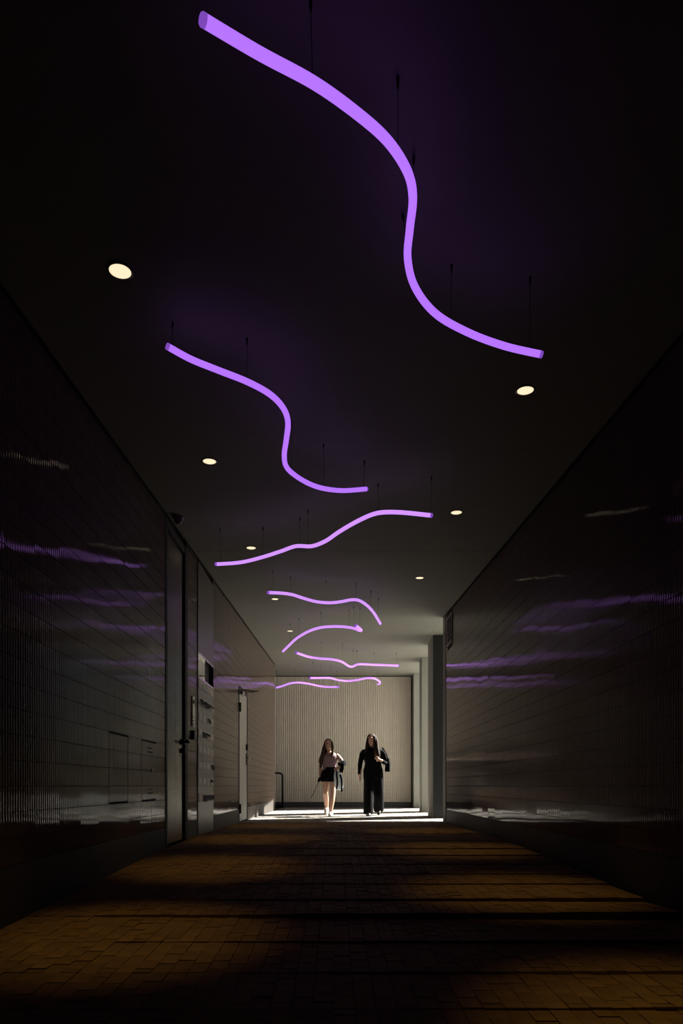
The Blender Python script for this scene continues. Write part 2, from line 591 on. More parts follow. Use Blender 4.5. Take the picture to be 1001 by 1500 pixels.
# back wall with vertical ribs and dark plinth
bw = MB()
bw.box(-4.3, 2.6, Y_BACK + .02, Y_BACK + .35, -.4, ceil_z(Y_BACK) + .3)
wall_back = struct('wall_back', bw, M['grout'])
k = -4
while EYE + k * COURSE < ceil_z(Y_BACK):
    z0 = max(EYE + k * COURSE, EYE - .455)
    z1 = min(EYE + (k + 1) * COURSE - .0015, ceil_z(Y_BACK) - .012)
    if z1 - z0 > .02:
        c = MB()
        fluted(c, -1, Y_BACK, -4.1, 2.16, z0, z1, pitch=.06, depth=.016, thick=.004, axis='X', bulge=.003, groove=.19)
        c.build('tile_course', M['back_tile'], wall_back)
    k += 1
MB().box(-4.1, 2.16, Y_BACK - .012, Y_BACK + .02, prof(Y_BACK) - .05, EYE - .458).build('plinth_slab', M['plinth_dark'], wall_back)
# side recess closing wall on the far left
struct('wall_recess', MB().box(-4.4, -4.15, Y_LW - .5, Y_BACK + .3, -.4, ceil_z(Y_BACK) + .2), M['tile'])
struct('wall_return', MB().box(-4.3, -2.2, Y_LW - .3, Y_LW, -.4, ceil_z(Y_LW) + .2), M['plaster'])

# columns on the right: quadrilateral piers following the slightly splayed line
def pier(ya, yb, name, label, depth=.45):
    xa, xb = col_x(ya), col_x(yb)
    b = [(xa, ya, prof(ya) - .04), (xa + depth, ya, prof(ya) - .04), (xb + depth, yb, prof(yb) - .04), (xb, yb, prof(yb) - .04)]
    t = [(xa, ya, ceil_z(ya) + .01), (xa + depth, ya, ceil_z(ya) + .01), (xb + depth, yb, ceil_z(yb) + .01), (xb, yb, ceil_z(yb) + .01)]
    o = MB().hexa(b, t).build(name, M['plaster'], bevel=.008)
    return tag(o, label, 'pillar', 'square pillars of the right-hand colonnade')
first_pillar = pier(12.2, 13.4, 'pillar', 'wide pale pillar nearest the tiled right wall, its side in deep shade')
MB().box(col_x(12.2) + .004, col_x(12.2) + .44, 12.188, 12.199, prof(12.2), ceil_z(12.2) - .005).build('side_shade_panel', M['shade_panel'], first_pillar)  # dark sheet added to stand for the shade on this side
pier(15.26, 16.1, 'pillar', 'middle pale pillar of the colonnade, between two sunlit openings')
pier(18.6, Y_BACK + .2, 'pillar', 'farthest pale pillar standing against the ribbed back wall')

# ------------------------------------------------------------------ doors, mailboxes, fittings of the left wall
# door 1: full height ribbed steel leaf
d1 = thing('door_1', None, None, (XL, DOOR1[0], prof(6.3)))
d1['kind'] = 'structure'
def child_box(root, name, m, x0, x1, y0, y1, z0, z1, bevel=0, kind=None):
    l = root.matrix_basis.translation
    return MB().box(x0 - l.x, x1 - l.x, y0 - l.y, y1 - l.y, z0 - l.z, z1 - l.z).build(name, m, root, bevel=bevel)
ztop = ceil_z(DOOR1[0]) - .06
leaf = child_box(d1, 'door_leaf', M['black_metal'], XL - .06, XL - .025, DOOR1[0] + .05, DOOR1[1] - .09, prof(6.3) + .01, ztop - .03)
l1 = d1.location
nr = 22
wr = (DOOR1[1] - DOOR1[0] - .14) / nr
for i in range(nr):
    ya = DOOR1[0] + .05 + i * wr
    r = MB()
    P = flute_profile(ya + .003, ya + wr - .003, pitch=wr, depth=.005, seg=4)
    vs = [(XL - .025 + d - l1.x, yy - l1.y, zz - l1.z) for zz in (prof(6.3) + .02, ztop - .04) for yy, d in P]
    n = len(P)
    r.add(vs, [(j, j + 1, n + j + 1, n + j) for j in range(n - 1)], True)
    lf = r.build('rib', M['steel'], d1)
fr = MB()
for (a, b) in ((DOOR1[0] - .02, DOOR1[0] + .05), (DOOR1[1] - .09, DOOR1[1] + .02)):
    fr.box(XL - .15 - l1.x, XL + .004 - l1.x, a - l1.y, b - l1.y, prof(6.3) - .03 - l1.z, ceil_z(DOOR1[0]) - .012 - l1.z)
fr.box(XL - .15 - l1.x, XL - l1.x, DOOR1[0] + .05 - l1.y, DOOR1[1] - .09 - l1.y, ztop - .03 - l1.z, ceil_z(DOOR1[0]) - .012 - l1.z)
fr.build('door_frame', M['black'], d1)
child_box(d1, 'head_strip', M['steel'], XL - .02, XL + .002, DOOR1[0] + .06, DOOR1[1] - .10, ztop - .012, ztop - .004)
hz = EYE + .42
h = MB().tube(rel(d1, [(XL - .02, 6.55, hz), (XL + .055, 6.55, hz), (XL + .062, 6.53, hz), (XL + .062, 6.40, hz)]), .013, 10)
hd = h.build('handle', M['black_metal'], d1)
MB().tube(rel(d1, [(XL - .02, 6.55, hz), (XL + .012, 6.55, hz)]), .03, 16).build('handle_rose', M['black_metal'], hd)
MB().tube(rel(d1, [(XL - .02, 6.55, hz - .085), (XL + .02, 6.55, hz - .085)]), .024, 16).build('lock_cylinder', M['black_metal'], d1)

# frame post between tile strip and mailboxes
struct('trim_1', MB().hexa([(XL - .1, STRIP[1] - .03, prof(7.2) - .03), (XL + .006, STRIP[1] - .03, prof(7.2) - .03), (XL + .006, STRIP[1], prof(7.2) - .03), (XL - .1, STRIP[1], prof(7.2) - .03)],
       [(XL - .1, STRIP[1] - .03, ceil_z(7.2) - .012), (XL + .006, STRIP[1] - .03, ceil_z(7.2) - .012), (XL + .006, STRIP[1], ceil_z(7.2) - .012), (XL - .1, STRIP[1], ceil_z(7.2) - .012)]), M['black_metal'])

# intercom panel on tile strip
ic = thing('intercom_panel', 'slim upright steel intercom panel on the tile strip beside the ribbed door', 'intercom', (XL, 6.98, EYE + .76))
MB().box(-.002, .012, -.05, .05, -.155, .155).build('face_plate', M['steel'], ic, bevel=.003)
MB().tube([(.011, 0, .10), (.016, 0, .10)], .022, 16).build('camera_lens', M['black'], ic)
MB().box(.011, .0135, -.022, .022, -.03, .05).build('speaker_grille', M['chrome'], ic)
for i in range(3):
    MB().tube([(.011, 0, -.06 - i * .035), (.0165, 0, -.06 - i * .035)], .011, 12).build('call_button', M['chrome'], ic)
rd = thing('card_reader', 'small black card reader box on the tile strip below the intercom', 'card reader', (XL, 6.97, EYE + .52))
MB().box(-.002, .03, -.045, .045, -.045, .045).build('housing', M['black_metal'], rd, bevel=.006)
MB().tube([(.03, 0, .02), (.032, 0, .02)], .006, 10).build('indicator', M['grey_plastic'], rd)

# mailbox bank
ml = thing('mailbox_bank', 'tall steel bank of letterboxes with rows of pale flaps beside the ribbed door', 'mailbox', (XL, .5 * (MAIL[0] + MAIL[1]), prof(7.7)))
mo = ml.location
WZ0, WZ1 = EYE + 1.16, EYE + 1.42
ym0, ym1 = MAIL[0] + .005, MAIL[1] - .005
bd = MB()
def mbox(mb, x0, x1, y0, y1, z0, z1):
    mb.box(x0 - mo.x, x1 - mo.x, y0 - mo.y, y1 - mo.y, z0 - mo.z, z1 - mo.z)
mbox(bd, XL - .11, XL, ym0, ym1, prof(7.7) - .03, EYE - .12)
bd.build('base_panel', M['box_steel'], ml)
bd = MB()
mbox(bd, XL - .11, XL, ym0, ym1, EYE - .117, WZ0)
bd.build('box_body', M['box_steel'], ml)
bd = MB()
mbox(bd, XL - .11, XL, ym0, ym1, WZ1, ceil_z(MAIL[0]) - .015)
bd.build('top_panel', M['box_steel'], ml)
bd = MB()
mbox(bd, XL - .11, XL - .05, ym0, ym1, WZ0, WZ1)
bd.build('window_recess', M['black'], ml)
bd = MB()
mbox(bd, XL - .05, XL - .008, ym0, ym0 + .02, WZ0, WZ1)
mbox(bd, XL - .05, XL + .004, ym0, ym1, WZ1 - .012, WZ1 + .012)
mbox(bd, XL - .05, XL + .004, ym0, ym1, WZ0 - .012, WZ0 + .012)
bd.build('window_frame', M['steel'], ml)
bd = MB()
mbox(bd, XL - .03, XL - .022, ym0 + .02, ym0 + .50, WZ0 + .012, WZ1 - .012)
bd.build('window_pane', M['mirror_glass'], ml)
ROWS = [.143, .119, .097, .074, .051, .029, .006, -.017]      # times 7.67 above the eye
cw = (ym1 - ym0 - .02) / 4
for r in ROWS:
    zc = EYE + r * 7.67
    for c in range(4):
        ya = ym0 + .01 + c * cw
        fl = MB()
        fl.box(XL + .001 - mo.x, XL + .006 - mo.x, ya + .012 - mo.y, ya + cw - .012 - mo.y, zc - .042 - mo.z, zc + .042 - mo.z)
        fp = fl.build('letter_flap', M['name_plate'], ml, bevel=.002)
        fl = MB()
        fl.box(XL + .006 - mo.x, XL + .0075 - mo.x, ya + .03 - mo.y, ya + cw - .03 - mo.y, zc + .012 - mo.z, zc + .026 - mo.z)
        fl.build('slot_lip', M['name_plate'], fp)
def leaflet(row, col0, w, droop, label):
    zc = EYE + ROWS[row] * 7.67
    y0 = ym0 + .01 + col0 * cw
    pts = [(XL + .007, zc + .005), (XL + .012, zc + .012), (XL + .018, zc + .004 - droop * .4), (XL + .022, zc - .01 - droop)]
    t = .011
    vs, fs = [], []
    for yy in (y0, y0 + w):
        for x, z in pts: vs.append((x, yy, z))
        for x, z in pts: vs.append((x, yy, z + t))
    n = len(pts)
    for i in range(n - 1):
        fs += [(i, i + 1, 2 * n + i + 1, 2 * n + i), (n + i, 3 * n + i, 3 * n + i + 1, n + i + 1), (i, n + i, n + i + 1, i + 1), (2 * n + i, 2 * n + i + 1, 3 * n + i + 1, 3 * n + i)]
    fs += [(0, 2 * n, 3 * n, n), (n - 1, 2 * n - 1, 4 * n - 1, 3 * n - 1)]
    c = Vector((XL, y0 + w / 2, zc))
    o = MB().add([Vector(v) - c for v in vs], fs).build('newspaper', M['newsprint'], None, c)
    tag(o, label, 'newspaper', 'papers sticking out of the letterboxes')
leaflet(1, .35, .2, .02, 'dark folded newspaper sticking out of second letterbox row, nearest the door')
leaflet(1, 1.5, .2, .03, 'dark folded newspaper sticking out of second letterbox row, second from the door')
leaflet(1, 2.7, .22, .0, 'dark folded newspaper sticking out of second letterbox row, farthest from the door')
leaflet(2, 2.3, .14, .02, 'small dark folded paper sticking out of third letterbox row')
leaflet(3, 1.05, .16, .03, 'dark folded paper in fourth letterbox row, nearer the door')
leaflet(3, 1.95, .16, .0, 'dark folded paper in fourth letterbox row, farther from the door')
leaflet(5, 3.3, .13, .03, 'small dark paper sticking out of sixth letterbox row')
leaflet(6, 3.0, .13, .0, 'small dark paper sticking out of seventh letterbox row')
leaflet(7, 1.2, .15, .04, 'dark folded paper in lowest letterbox row, nearest the door')
leaflet(7, 2.2, .16, .02, 'dark folded paper in lowest letterbox row, in the middle')
leaflet(7, 3.2, .15, .02, 'dark folded paper in lowest letterbox row, farthest from the door')

# access hatches in the tile
def hatch(spec, label, vents):
    y0, y1, a, b = spec
    z0, z1 = EYE + a, EYE + b
    t = thing('access_hatch', label, 'access hatch', (XL, .5 * (y0 + y1), z0), 'tiled access hatches in the left wall')
    o = t.location
    n = 4
    dz = (z1 - z0) / n
    f = MB()
    f.box(-.012, -.004, y0 - o.y + .002, y1 - o.y - .002, .002, z1 - z0 - .002)
    f.build('door_panel', M['grout'], t)
    for i in range(n):
        c = MB()
        fluted(c, 1, .001, y0 - o.y + .006, y1 - o.y - .006, i * dz + (.012 if i == 0 else .001), (i + 1) * dz - (.016 if i == n - 1 else .003), thick=.003)
        c.build('tile', M['tile'], t)
    if vents:
        for z in (.06, .09, z1 - z0 - .06, z1 - z0 - .09):
            MB().box(-.001, .0025, -.06, .09, z - .006, z + .006).build('vent_slot', M['black'], t)
        MB().tube([(0, .05, .24), (.012, .05, .24)], .012, 12).build('lock', M['chrome'], t)
hatch(HATCHES[0], 'plain square tiled access hatch in left wall, farther from the ribbed door', False)
hatch(HATCHES[1], 'tiled access hatch with vent slots and a lock, next to the ribbed door', True)

# door 2: painted leaf with closer
d2 = thing('door_2', None, None, (XL, DOOR2[0], prof(10.8)))
d2['kind'] = 'structure'
zb, zt = prof(10.8) + .01, EYE + DOOR2[3]
child_box(d2, 'door_leaf', M['door_paint'], XL - .05, XL - .004, DOOR2[0] + .05, DOOR2[1] - .03, zb, zt - .03, bevel=.003)
fr = MB()
l2 = d2.location
for (a, b) in ((DOOR2[0], DOOR2[0] + .045), (DOOR2[1] - .025, DOOR2[1])):
    fr.box(XL - .12 - l2.x, XL + .006 - l2.x, a - l2.y, b - l2.y, prof(10.8) - .05 - l2.z, zt - l2.z)
fr.box(XL - .12 - l2.x, XL + .006 - l2.x, DOOR2[0] + .045 - l2.y, DOOR2[1] - .025 - l2.y, zt - .025 - l2.z, zt - l2.z)
fr.build('door_frame', M['black_metal'], d2)
for z in (zb + .2, zt - .3):
    MB().tube(rel(d2, [(XL + .014, DOOR2[0] + .05, z - .07), (XL + .014, DOOR2[0] + .05, z + .07)]), .016, 10).build('hinge', M['black_metal'], d2)
hz = EYE + .46
lev = MB().tube(rel(d2, [(XL - .01, 11.24, hz), (XL + .055, 11.24, hz), (XL + .06, 11.22, hz), (XL + .06, 11.10, hz)]), .011, 8).build('handle', M['chrome'], d2)
MB().box(XL - .004 - l2.x, XL + .006 - l2.x, 11.215 - l2.y, 11.265 - l2.y, hz - .12 - l2.z, hz + .07 - l2.z).build('back_plate', M['black_metal'], lev)
child_box(d2, 'keypad', M['black_metal'], XL - .004, XL + .03, 11.2, 11.27, hz + .12, hz + .22, bevel=.004)
cl = child_box(d2, 'door_closer', M['grey_plastic'], XL - .004, XL + .05, DOOR2[0] + .08, DOOR2[0] + .34, zt - .10, zt - .035, bevel=.004)
MB().tube(rel(d2, [(XL + .03, DOOR2[0] + .14, zt - .025), (XL + .26, DOOR2[0] + .32, zt - .022)]), .009, 8).build('closer_arm', M['black_metal'], cl)
MB().tube(rel(d2, [(XL + .26, DOOR2[0] + .32, zt - .022), (XL + .01, DOOR2[0] + .55, zt - .012)]), .008, 8).build('closer_arm', M['black_metal'], cl)

# vent grille on the right wall
vg = thing('vent_grille', 'small louvred vent grille high on the right tiled wall near its end', 'vent', (XR, 9.975, EYE + 2.06))
MB().box(-.004, .006, -.222, .222, .003, .437).build('backing', M['black'], vg)
f = MB()
f.box(-.012, .004, -.222, -.185, .003, .437); f.box(-.012, .004, .185, .222, .003, .437)
f.box(-.012, .004, -.185, .185, .003, .04); f.box(-.012, .004, -.185, .185, .40, .437)
f.build('frame', M['vent'], vg)
for i in range(5):
    z = .045 + i * .071
    MB().hexa([(-.016, -.185, z + .0), (-.004, -.185, z + .012), (-.004, .185, z + .012), (-.016, .185, z)],
              [(-.016, -.185, z + .006), (-.004, -.185, z + .018), (-.004, .185, z + .018), (-.016, .185, z + .006)]).build('louvre', M['vent'], vg)

# dome camera on ceiling
p = ceil_pt(261, 757)
p.x = max(p.x, XL + .08)
sc = thing('security_camera', 'small dome security camera on the ceiling above the ribbed door', 'camera', p)
MB().rings([(.004, .048, .048, 0, 0), (-.012, .048, .048, 0, 0), (-.018, .042, .042, 0, 0)]).build('base', M['grey_plastic'], sc)
MB().rings([(-.018, .038, .038, 0, 0), (-.035, .037, .037, 0, 0), (-.052, .030, .030, 0, 0), (-.063, .018, .018, 0, 0), (-.067, .004, .004, 0, 0)]).build('dome', M['grey_plastic'], sc)

# ------------------------------------------------------------------ downlights
SLOPE = math.atan(.0568)
DL = [
    (176, 396, 'recessed round downlight left of the biggest purple tube, nearest the viewer'),
    (770, 571, 'recessed round downlight just below the lower right end of the biggest tube'),
    (307, 675, 'recessed round downlight left of the second purple tube'),
    (669, 750, 'recessed round downlight right of the third purple tube end'),
    (368, 802, 'recessed round downlight just above the left part of the third tube'),
    (615, 846, 'recessed round downlight on the right, below the third purple tube'),
    (403, 877, 'recessed round downlight directly under the left end of the fourth tube'),
    (425, 924, 'recessed round downlight just above the left end of the fifth tube'),
]
spots = [(ceil_pt(x, y), l) for x, y, l in DL]
spots.append((Vector((1.07, 1.88, ceil_z(1.88))), 'recessed round downlight on the right, nearest the viewer and above the frame'))
for p, l in spots:
    t = thing('downlight', l, 'downlight', p, 'recessed ceiling downlights')
    t.rotation_euler = (SLOPE, 0, 0)
    ring, n = [], 28
    MB().rings([(-.004, .046, .046, 0, 0), (-.004, .055, .055, 0, 0), (.006, .055, .055, 0, 0)], seg=n).build('trim_ring', M['trim'], t)
    MB().rings([(-.0045, .045, .045, 0, 0), (-.0075, .040, .040, 0, 0), (-.0085, .03, .03, 0, 0)], seg=n).build('diffuser', M['diffuser'], t)
    ld = bpy.data.lights.new('downlight_lamp', 'SPOT')
    ld.energy = 40.0
    ld.color = (1.0, .69, .19)
    ld.spot_size = math.radians(33)
    ld.spot_blend = 1.0
    ld.shadow_soft_size = .04
    lo = bpy.data.objects.new('downlight_lamp', ld)
    COL.objects.link(lo)
    lo.parent = t
    lo.location = (0, 0, -.02)
    lo.rotation_euler = (-SLOPE, 0, 0)

# ------------------------------------------------------------------ glowing tubes
def catmull(P, per=8):
    out = []
    n = len(P)
    for i in range(n - 1):
        p0, p1, p2, p3 = P[max(i - 1, 0)], P[i], P[i + 1], P[min(i + 2, n - 1)]
        for j in range(per):
            t = j / per
            out.append(.5 * ((2 * p1) + (p2 - p0) * t + (2 * p0 - 5 * p1 + 4 * p2 - p3) * t * t + (3 * p1 - p0 - 3 * p2 + p3) * t ** 3))
    out.append(P[-1])
    return out
TUBES = [
    ('biggest wavy purple light tube, nearest the viewer at the top', .24, .0142,
     [(299, 30), (380, 78), (458, 120), (518, 162), (566, 204), (596, 249), (605, 288), (600.5, 336), (597.5, 378), (608, 420), (638, 459), (686, 487), (740, 507), (792, 519)],
     [(455, -2), (583, 112), (607, 235), (583, 333), (662, 388), (777, 405)]),
    ('S-shaped purple light tube left of centre, second from the viewer', .22, .0150,
     [(246.5, 508), (279.5, 526), (319, 542), (362, 559), (395, 577), (414.6, 597), (422, 618), (419.6, 644), (416.6, 667.5), (421, 685.6), (441, 702), (467, 713.7), (500, 718.6), (536.6, 716.3)],
     [(253, 472), (362, 495), (427, 538), (474, 650), (534, 675)]),
    ('long purple light tube rising to the right, third from the viewer', .28, .0155,
     [(316.5, 826.5), (353, 823.7), (385, 816), (413, 807), (434, 800), (457, 800), (477, 792.5), (496, 779.6), (519, 766), (542, 755), (560, 750.6), (588, 750.6), (632, 755)],
     [(322.5, 773), (385.4, 772.4), (439, 763), (451, 742), (554, 708), (632.5, 698)]),
    ('purple light tube bending down at its right end, fourth from the viewer', .28, .0175,
     [(393, 868), (411, 868.7), (428, 871), (447, 877), (464, 881.4), (483, 883), (500, 881.4), (514, 878.7), (526, 879.5), (538, 887), (548, 898), (557.4, 913.5)],
     [(400, 835.6), (426, 845.7), (478, 850), (522, 857), (543.5, 865.6), (555, 875.6)]),
    ('arched purple light tube with a hooked right end, fifth from the viewer', .30, .019,
     [(414.8, 954), (423, 946), (435, 935), (452, 925), (468.7, 919.5), (485.5, 917.8), (502, 918), (516.7, 920), (527, 923.6), (529.5, 923.2), (526, 919.5), (521, 916.2)],
     [(425, 913), (438, 905.6), (470.4, 900), (511.6, 896.7), (527.4, 889.5), (519, 883.5)]),
    ('purple light tube dipping in its middle, sixth from the viewer', .28, .022,
     [(434, 956), (452, 962), (468.7, 964.6), (485.5, 965.8), (500, 969), (510.7, 975.4), (516.7, 976.3), (526, 973), (548, 973.7), (584, 975)],
     [(438, 934), (471, 940), (502, 943), (517.6, 947.8), (522.6, 953), (549, 956), (581, 956)]),
    ('purple light tube with curled right end before the back wall', .35, .024,
     [(454, 993), (466, 993), (483, 993), (495, 996), (509.5, 997.4), (524, 996), (538, 993.3), (548, 993.8), (556, 998), (556.5, 1001), (554, 1002.3)],
     [(458.4, 969), (470, 973.4), (485.5, 977), (542, 979.4), (552, 985.4), (555, 982.5)]),
    ('farthest and lowest purple light tube, beside the end of left wall', .42, .024,
     [(404.5, 1007.5), (413.6, 1005), (425.5, 1001), (437.5, 999.8), (452, 1001.5), (468.7, 1005), (480.7, 1006.3), (495.8, 1006.3)],
     [(406, 982), (432.7, 983.5), (464, 983.5), (494, 982.5)]),
]
for label, hang, rad, pix, anchors in TUBES:
    S2 = catmull([Vector((x, y)) for x, y in pix])
    # the cables hang straight, so each ceiling anchor gives the height of the tube below it
    keys = []
    for ax, ay in anchors:
        a = ceil_pt(ax, ay)
        i = min(range(len(S2)), key=lambda j: abs(S2[j].x - ax) + (0 if S2[j].y > ay + 12 else 400) + .03 * abs(S2[j].y - ay))
        h = (S2[i].y - ay) * a.y / F
        keys.append((i, min(max(h, hang - .07), hang + .07), a))
    keys.sort(key=lambda q: q[0])
    hk = [(i, h) for i, h, a in keys]
    def hang_at(i):
        if i <= hk[0][0]: return hk[0][1]
        if i >= hk[-1][0]: return hk[-1][1]
        return interp([q for n_, q in enumerate(hk) if n_ == 0 or q[0] > hk[n_ - 1][0]], i)
    hs = [hang_at(i) for i in range(len(S2))]
    for _ in range(40):
        hs = [hs[0]] + [(hs[i - 1] + hs[i] + hs[i + 1]) / 3 for i in range(1, len(hs) - 1)] + [hs[-1]]
    S = [hang_pt(q.x, q.y, h) for q, h in zip(S2, hs)]
    base = sum(S, Vector()) / len(S)
    t = thing('light_tube', label, 'light tube', base, 'wavy purple light tubes under the ceiling')
    S0 = [q - base for q in S]
    MB().tube(S0, rad, 16).build('glowing_tube', M['tube' if rad < .0152 else 'tube_bloom'], t)
    for e, d in ((S0[0], S0[0] - S0[1]), (S0[-1], S0[-1] - S0[-2])):
        d.normalize()
        MB().tube([e - d * .004, e + d * .006, e + d * .010], [rad * 1.03, rad * 1.03, rad * .8], 16).build('end_cap', M['tube_cap'], t)
    for i, h, a in keys:
        q = S[i]
        off = a.xy - q.xy
        if off.length > .06:
            off *= .06 / off.length
        a = Vector((q.x + off.x, q.y + off.y, ceil_z(q.y + off.y)))
        top = a - base
        bot = q + Vector((0, 0, rad * .9)) - base
        d = (bot - top).normalized()
        cb = MB().tube([top, bot], .0011, 6).build('suspension_cable', M['black_metal'], t)
        MB().tube([top + Vector((0, 0, .004)), top + d * .010, top + d * .034], [.005, .005, .003], 10).build('ceiling_ferrule', M['black_metal'], cb)

# ------------------------------------------------------------------ handrail by the back wall
hr = thing('handrail', 'dark bent tube handrail standing beside the end of left wall', 'handrail', (-1.42, 18.75, prof(18.75)))
pts = [(0, 0, -.01), (0, 0, .86)]
for i in range(1, 7):
    a = i / 6 * math.pi / 2
    pts.append((-.10 + .10 * math.cos(a), 0, .86 + .10 * math.sin(a)))
pts += [(-1.3, 0, .96)]
MB().tube(pts, .026, 12).build('rail', M['black_metal'], hr)
MB().tube([(-1.2, 0, -.01), (-1.2, 0, .95)], .022, 10).build('post', M['black_metal'], hr)
MB().box(-1.25, -.03, -.012, .012, .0, .10).build('kick_board', M['black_metal'], hr)
MB().tube([(0, 0, 0), (0, 0, .012)], .05, 14).build('foot_plate', M['black_metal'], hr)

# ------------------------------------------------------------------ people
def fuse(mb, name, m, parent, voxel, smooth=4):
    o = mb.build(name, m, parent)
    r = o.modifiers.new('remesh', 'REMESH')
    r.mode = 'VOXEL'
    r.voxel_size = voxel
    r.use_smooth_shade = True
    if smooth:
        s = o.modifiers.new('smooth', 'SMOOTH')
        s.iterations = smooth
        s.factor = .5
    return o

def hand(mb, wrist, direction, palm_n, curl=.5, scale=1.0, thumb_side=1):
    d = Vector(direction).normalized()
    n = Vector(palm_n)
    n = (n - d * n.dot(d)).normalized()
    s = d.cross(n) * thumb_side
    w = Vector(wrist)
    L = .085 * scale
    mb.tube([w - d * .01, w + d * L * .5, w + d * L], [(.022 * scale, .022 * scale), (.030 * scale, .022 * scale), (.034 * scale, .018 * scale)], 10)
    lens = [.062, .072, .068, .052]
    for i in range(4):
        off = (i - 1.5) * .0185 * scale
        b = w + d * (L * .93) + s * off
        l = lens[i] * scale
        p1 = b + d * l * .45 + n * curl * l * .15
        p2 = p1 + d * l * .3 * (1 - curl * .5) + n * curl * l * .35
        p3 = p2 + d * l * .2 * (1 - curl) + n * curl * l * .3
        mb.tube([b - d * .012, p1, p2, p3], [.0092 * scale, .0088 * scale, .0082 * scale, .007 * scale], 8)
    b = w + d * L * .28 - s * .022 * scale
    p1 = b - s * .026 * scale + d * .022 * scale + n * .008
    p2 = p1 - s * .008 * scale + d * .028 * scale + n * .012 * curl
    mb.tube([b, p1, p2], [.012 * scale, .0105 * scale, .0085 * scale], 8)

def head(mb, c, yaw, s=1.0):
    # c: centre of the skull, facing -Y when yaw = 0
    h = MB()
    h.ball((0, .008, .02), .072 * s, .088 * s, .092 * s)
    h.ball((0, -.018, -.045), .055 * s, .062 * s, .062 * s)
    h.ball((0, -.045, -.092), .026 * s, .026 * s, .02 * s)                       # chin
    h.tube([(0, -.078, .012), (0, -.092, -.012), (0, -.102, -.03), (0, -.09, -.036)], [.009, .011, .013, .010], 8)   # nose
    h.tube([(-.022, -.076, -.062), (0, -.084, -.062), (.022, -.076, -.062)], [.006, .009, .006], 8)                  # mouth
    h.tube([(-.045, -.068, .028), (-.02, -.08, .032), (0, -.08, .028), (.02, -.08, .032), (.045, -.068, .028)], .008, 8)   # brow
    for e in (-1, 1):
        h.ball((e * .074, .012, -.012), .008, .018, .03)
    R = Matrix.Rotation(yaw, 3, 'Z')
    mb.add([R @ Vector(v) + Vector(c) for v in h.v], h.f, True)

def eyes(root, c, yaw):
    R = Matrix.Rotation(yaw, 3, 'Z')
    for e in (-1, 1):
        q = R @ Vector((e * .03, -.072, .008)) + Vector(c)
        MB().ball((0, 0, 0), .012, .009, .007, 10, 6).build('eye', M['eye'], root, q)

# --- person in black on the right
Yp = 13.3
pr = thing('person', 'person in loose black clothes with long dark hair walking with a shoulder bag', 'person', (.745, Yp, prof(Yp)))
B = MB()
HC = (-.02, -.02, 1.485)
YAW = math.radians(-28)
head(B, HC, YAW)
B.tube([(-.005, .01, 1.27), (-.012, 0, 1.36), (-.018, -.005, 1.42)], [.062, .05, .05], 12)
B.rings([(.80, .15, .11, .01, .0), (.88, .165, .115, .01, 0), (.98, .135, .10, .01, 0), (1.08, .14, .105, .0, 0), (1.18, .165, .115, 0, 0), (1.26, .17, .10, 0, 0), (1.31, .11, .075, 0, .005), (1.34, .05, .05, 0, .005)], 20)
# legs: image-left leg forward, image-right leg back with raised heel
B.tube([(-.075, 0, .86), (-.075, -.10, .50), (-.085, -.16, .10), (-.085, -.16, .06)], [.088, .060, .040, .042], 12)
B.tube([(.095, 0, .86), (.11, .06, .50), (.125, .27, .17), (.125, .28, .11)], [.088, .060, .040, .042], 12)
B.tube([(-.085, -.13, .045), (-.09, -.22, .04), (-.095, -.28, .03)], [(.026, .030), (.028, .026), (.022, .02)], 10)
B.tube([(.125, .29, .12), (.125, .20, .06), (.125, .14, .045)], [(.026, .03), (.028, .024), (.022, .018)], 10)
# arms
B.tube([(-.155, .0, 1.265), (-.20, .01, 1.20), (-.235, .03, 1.00), (-.245, -.02, .86), (-.252, -.06, .775)], [.05, .048, .040, .035, .026], 12)
hand(B, (-.252, -.06, .775), (-.02, -.15, -1), (1, -.2, 0), .35, .95, 1)
B.tube([(.155, 0, 1.265), (.205, .0, 1.20), (.255, -.01, 1.02), (.20, -.14, 1.04), (.145, -.22, 1.075)], [.05, .048, .041, .036, .026], 12)
hand(B, (.145, -.22, 1.075), (-.8, -.45, .35), (0, .8, .3), .75, .95, -1)
fuse(B, 'body', M['skin'], pr, .0065, 3)
eyes(pr, HC, YAW)
T = MB()
T.rings([(.955, .165, .13, .01, 0), (1.02, .158, .125, .01, 0), (1.10, .165, .125, 0, 0), (1.19, .185, .13, 0, 0), (1.265, .195, .115, 0, 0), (1.315, .135, .09, 0, .005), (1.345, .07, .065, 0, .005)], 24)
T.tube([(-.15, .0, 1.265), (-.205, .01, 1.20), (-.242, .03, 1.0), (-.252, -.02, .85), (-.257, -.045, .80)], [.056, .053, .047, .040, .037], 14)
T.tube([(.15, 0, 1.265), (.21, 0, 1.20), (.262, -.01, 1.02), (.205, -.14, 1.04), (.17, -.19, 1.06)], [.056, .053, .049, .042, .038], 14)
fuse(T, 'blouse', M['black_cloth'], pr, .009, 6)
T = MB()
T.rings([(.70, .19, .14, .012, .01), (.80, .195, .14, .012, .005), (.90, .19, .135, .01, 0), (.97, .165, .13, .01, 0), (1.0, .16, .125, .01, 0)], 24)
T.tube([(-.072, 0, .82), (-.078, -.06, .62), (-.085, -.10, .42), (-.088, -.14, .2), (-.088, -.15, .035)], [(.105, .125), (.10, .115), (.098, .11), (.098, .11), (.098, .11)], 18)
T.tube([(.10, 0, .82), (.115, .03, .62), (.125, .07, .42), (.135, .20, .22), (.135, .24, .085)], [(.105, .125), (.10, .115), (.098, .11), (.098, .11), (.10, .11)], 18)
fuse(T, 'trousers', M['black_cloth'], pr, .010, 6)
H = MB()
H.ball((-.018, .006, 1.52), .086, .098, .085)
